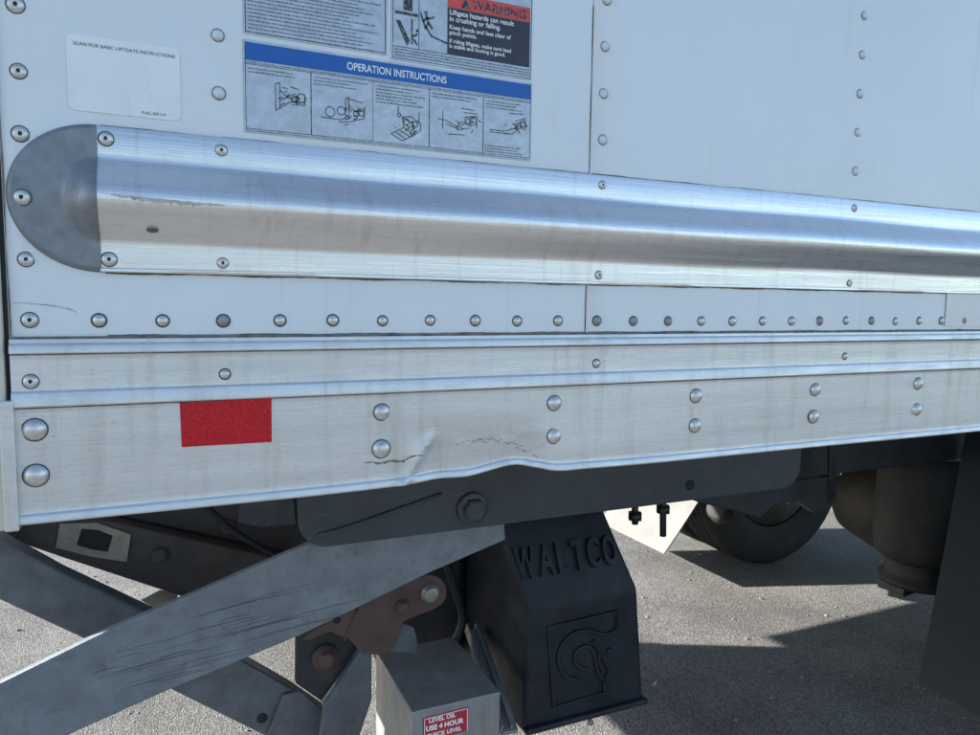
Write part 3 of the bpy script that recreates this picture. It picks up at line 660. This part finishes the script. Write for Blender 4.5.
# moulded pump cover
x0, x1 = .752, 1.062; yf, yb = .50, 1.15; zc, zb_, zt = .684, .385, .905
yt = .60
V = [(x0-.006, yf, zb_), (x1+.030, yf, zb_), (x1, yf, zc), (x0, yf, zc), (x0-.055, yt, zt), (x1-.062, yt, zt), (x0-.055, yb-.08, zt), (x1-.062, yb-.08, zt), (x0, yb, zc), (x1, yb, zc), (x0-.006, yb, zb_), (x1+.03, yb, zb_)]
Fc = [(0, 1, 2, 3), (3, 2, 5, 4), (4, 5, 7, 6), (6, 7, 9, 8), (8, 9, 11, 10), (0, 3, 8, 10), (3, 4, 6, 8), (1, 2, 9, 11), (2, 5, 7, 9), (0, 1, 11, 10)]
cv = mesh_obj('pump_cover', V, Fc, COVER, gate, bevel=.014, seg=4, label='black moulded plastic pump cover with raised lettering and emblem', smooth=True, angle=15)
cv.data.set_sharp_from_angle(angle=R(80))
box('cover_foot', (x0-.004, yf-.012, zb_-.006), (x1+.036, yb, zb_+.010), COVER, cv, .006)
# raised lettering on the slope
ex = Vector((1, 0, 0)); ey = Vector((0, yt-yf, zt-zc)).normalized(); nz = ex.cross(ey)
org = Vector((x0-.022, yf, zc)) + ey*.070
u = .004
for ch, w in (('W', .054), ('A', .042), ('L', .033), ('T', .036), ('C', .036), ('O', .040)):
    lo = text('raised_letter', ch, 0, 0, .100, COVER, cv, extrude=.0085, mtx=Matrix.Identity(4), bold=.0028)
    ax0 = min(q.co.x for q in lo.data.vertices); ax1 = max(q.co.x for q in lo.data.vertices); k = w/(ax1-ax0)
    P = org + ex*u
    lo.data.transform(Matrix(((ex.x*k, ey.x, nz.x, P.x-ax0*k*ex.x+nz.x*.001), (ex.y*k, ey.y, nz.y, P.y-ax0*k*ex.y+nz.y*.001), (ex.z*k, ey.z, nz.z, P.z-ax0*k*ex.z+nz.z*.001), (0, 0, 0, 1))))
    u += w + .0085
# raised emblem: open square with a swirl and leaf
yl = yf-.002
def smooth(pts, n=5):
    out = []
    for i in range(len(pts)-1):
        p0, p1, p2, p3 = [Vector(pts[max(0, min(len(pts)-1, j))]) for j in (i-1, i, i+1, i+2)]
        for k in range(n):
            t = k/n; out.append(tuple(.5*((2*p1)+(p2-p0)*t+(2*p0-5*p1+4*p2-p3)*t*t+(3*p1-p0-3*p2+p3)*t**3)))
    return out+[tuple(pts[-1])]
def em(pts, r=.0052, closed=False, curve=True):
    pts = smooth(pts) if curve else pts
    tube('emblem_line', [(p.x, yl, p.z) for p in (at(a, b, yf) for a, b in pts)], r, COVER, cv, 6, closed)
em([(617, 626), (617, 611), (548, 627), (553, 707), (603, 693), (603, 679)], curve=False)
em([(618, 627), (608, 634), (598, 633), (586, 630), (573, 633), (563, 642), (558, 655), (560, 668), (567, 677), (577, 679)])
em([(586, 669), (579, 667), (574, 660), (576, 651), (584, 646), (592, 649), (595, 660), (598, 672), (603, 680)])
em([(592, 640), (600, 652), (606, 664), (609, 672), (603, 680)]); em([(600, 652), (598, 660), (602, 670)])
P = at(609, 651, yf); inst('emblem_dot', lathe_data('emblem_dot', [(.0095, .002), (.009, -.004), (.006, -.006), (.0005, -.006)], 'Y', 14, [COVER]), (P.x, yf, P.z), cv)
P = at(590, 722, yf-.012); inst('cover_bolt', lathe_data('cover_bolt', [(.008, 0), (.008, -.004), (.004, -.006), (.0005, -.006)], 'Y', 12, [STEEL]), (P.x, yf-.0122, P.z), cv)
P = at(657, 703, yf+.02); inst('cover_bolt', lathe_data('cover_bolt2', [(.008, 0), (.008, .010), (.004, .014), (.0005, .014)], 'Z', 12, [STEEL]), (P.x-.012, yf+.02, zb_+.022), cv)
# bright inclined angle between pump box and cover
def bar(name, A, B, w, t, m, bev=.0015):
    A, B = Vector(A), Vector(B); d = (B-A).normalized(); s = Vector((1, 0, 0)); s = (s-d*s.dot(d)).normalized(); n_ = s.cross(d)
    v = [p + s*a*w/2 + n_*b*t/2 for p in (A, B) for a, b in ((-1, -1), (1, -1), (1, 1), (-1, 1))]
    return mesh_obj(name, v, [(0, 1, 2, 3), (4, 5, 6, 7), (0, 1, 5, 4), (1, 2, 6, 5), (2, 3, 7, 6), (3, 0, 4, 7)], m, gate, bevel=bev)
A = at(510, 733, .46); B = at(474, 630, .74)
bar('inclined_angle', A, B, .040, .012, GALV)
d3 = Vector((-.022, 0, .012)); bar('angle_flange', A+d3, B+d3, .006, .030, GALV)
d3 = Vector((.004, 0, .012)); bar('angle_flange', A+d3, B+d3, .006, .016, GALV)

# ------------------------------------------------------------------ assumed step, added out of view at the tail to shade the ground
stp = box('shade_step', (-.60, .66, .87), (-.36, 2.42, 1.00), DARK, truck, .006)
for a, b in ((.66, 2.41),): box('shade_riser', (-.60, a, 1.001), (-.36, b, 1.30), DARK, stp, .004)  # filler above the step, closes the sun gap up to the box
for y in (1.35, 2.0): box('shade_step_hanger', (-.359, y, .90), (-.165, y+.06, 1.13), DARK, stp, .004)


for pts, r in ((((205, 505), (240, 535), (290, 560), (345, 575)), .007), (((445, 560), (455, 590), (462, 620), (450, 650), (440, 668)), .010), (((300, 655), (318, 632), (345, 628), (372, 640)), .006)):
    pp = smooth([at(a, b, .70 if b < 580 and a < 400 else .66) for a, b in pts], 6) if False else [at(a, b, .70) for a, b in smooth(pts, 6)]
    tube('hydraulic_hose', pp, r, COVER, gate)

box('dark_filler', (.50, .86, .40), (.745, 1.14, .93), DARK, gate, .02)  # dark box added to fill the black area beside the cover
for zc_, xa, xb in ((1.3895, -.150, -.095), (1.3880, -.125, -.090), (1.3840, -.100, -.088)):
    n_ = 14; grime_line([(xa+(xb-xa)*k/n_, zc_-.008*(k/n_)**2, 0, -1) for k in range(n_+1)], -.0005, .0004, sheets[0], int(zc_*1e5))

# loose grit on the yard
rg = random.Random(9); gv = []; gf = []
for _ in range(1500):
    x, y = rg.uniform(-1.5, 4.5), rg.uniform(.2, 4.2); r = rg.choice((.0025, .003, .004, .005, .008))*rg.uniform(.7, 1.2); b = len(gv); a0 = rg.uniform(0, 6.28)
    for k in range(5): a = a0+k*1.2566; q = r*rg.uniform(.7, 1.2); gv.append((x+q*math.cos(a), y+q*math.sin(a), .0005))
    for k in range(5): a = a0+k*1.2566+.3; q = r*rg.uniform(.4, .7); gv.append((x+q*math.cos(a), y+q*math.sin(a), r*rg.uniform(.6, 1.1)))
    for k in range(5): gf.append((b+k, b+(k+1) % 5, b+5+(k+1) % 5, b+5+k))
    gf.append(tuple(b+5+k for k in range(5)))
gr = mesh_obj('grit', gv, gf, mat('grit_stone', (.17, .16, .15), .85, 0, .5, (30, 30, 30)))
gr['kind'] = 'stuff'; gr['label'] = 'loose grit scattered over the asphalt'; gr['category'] = 'grit'
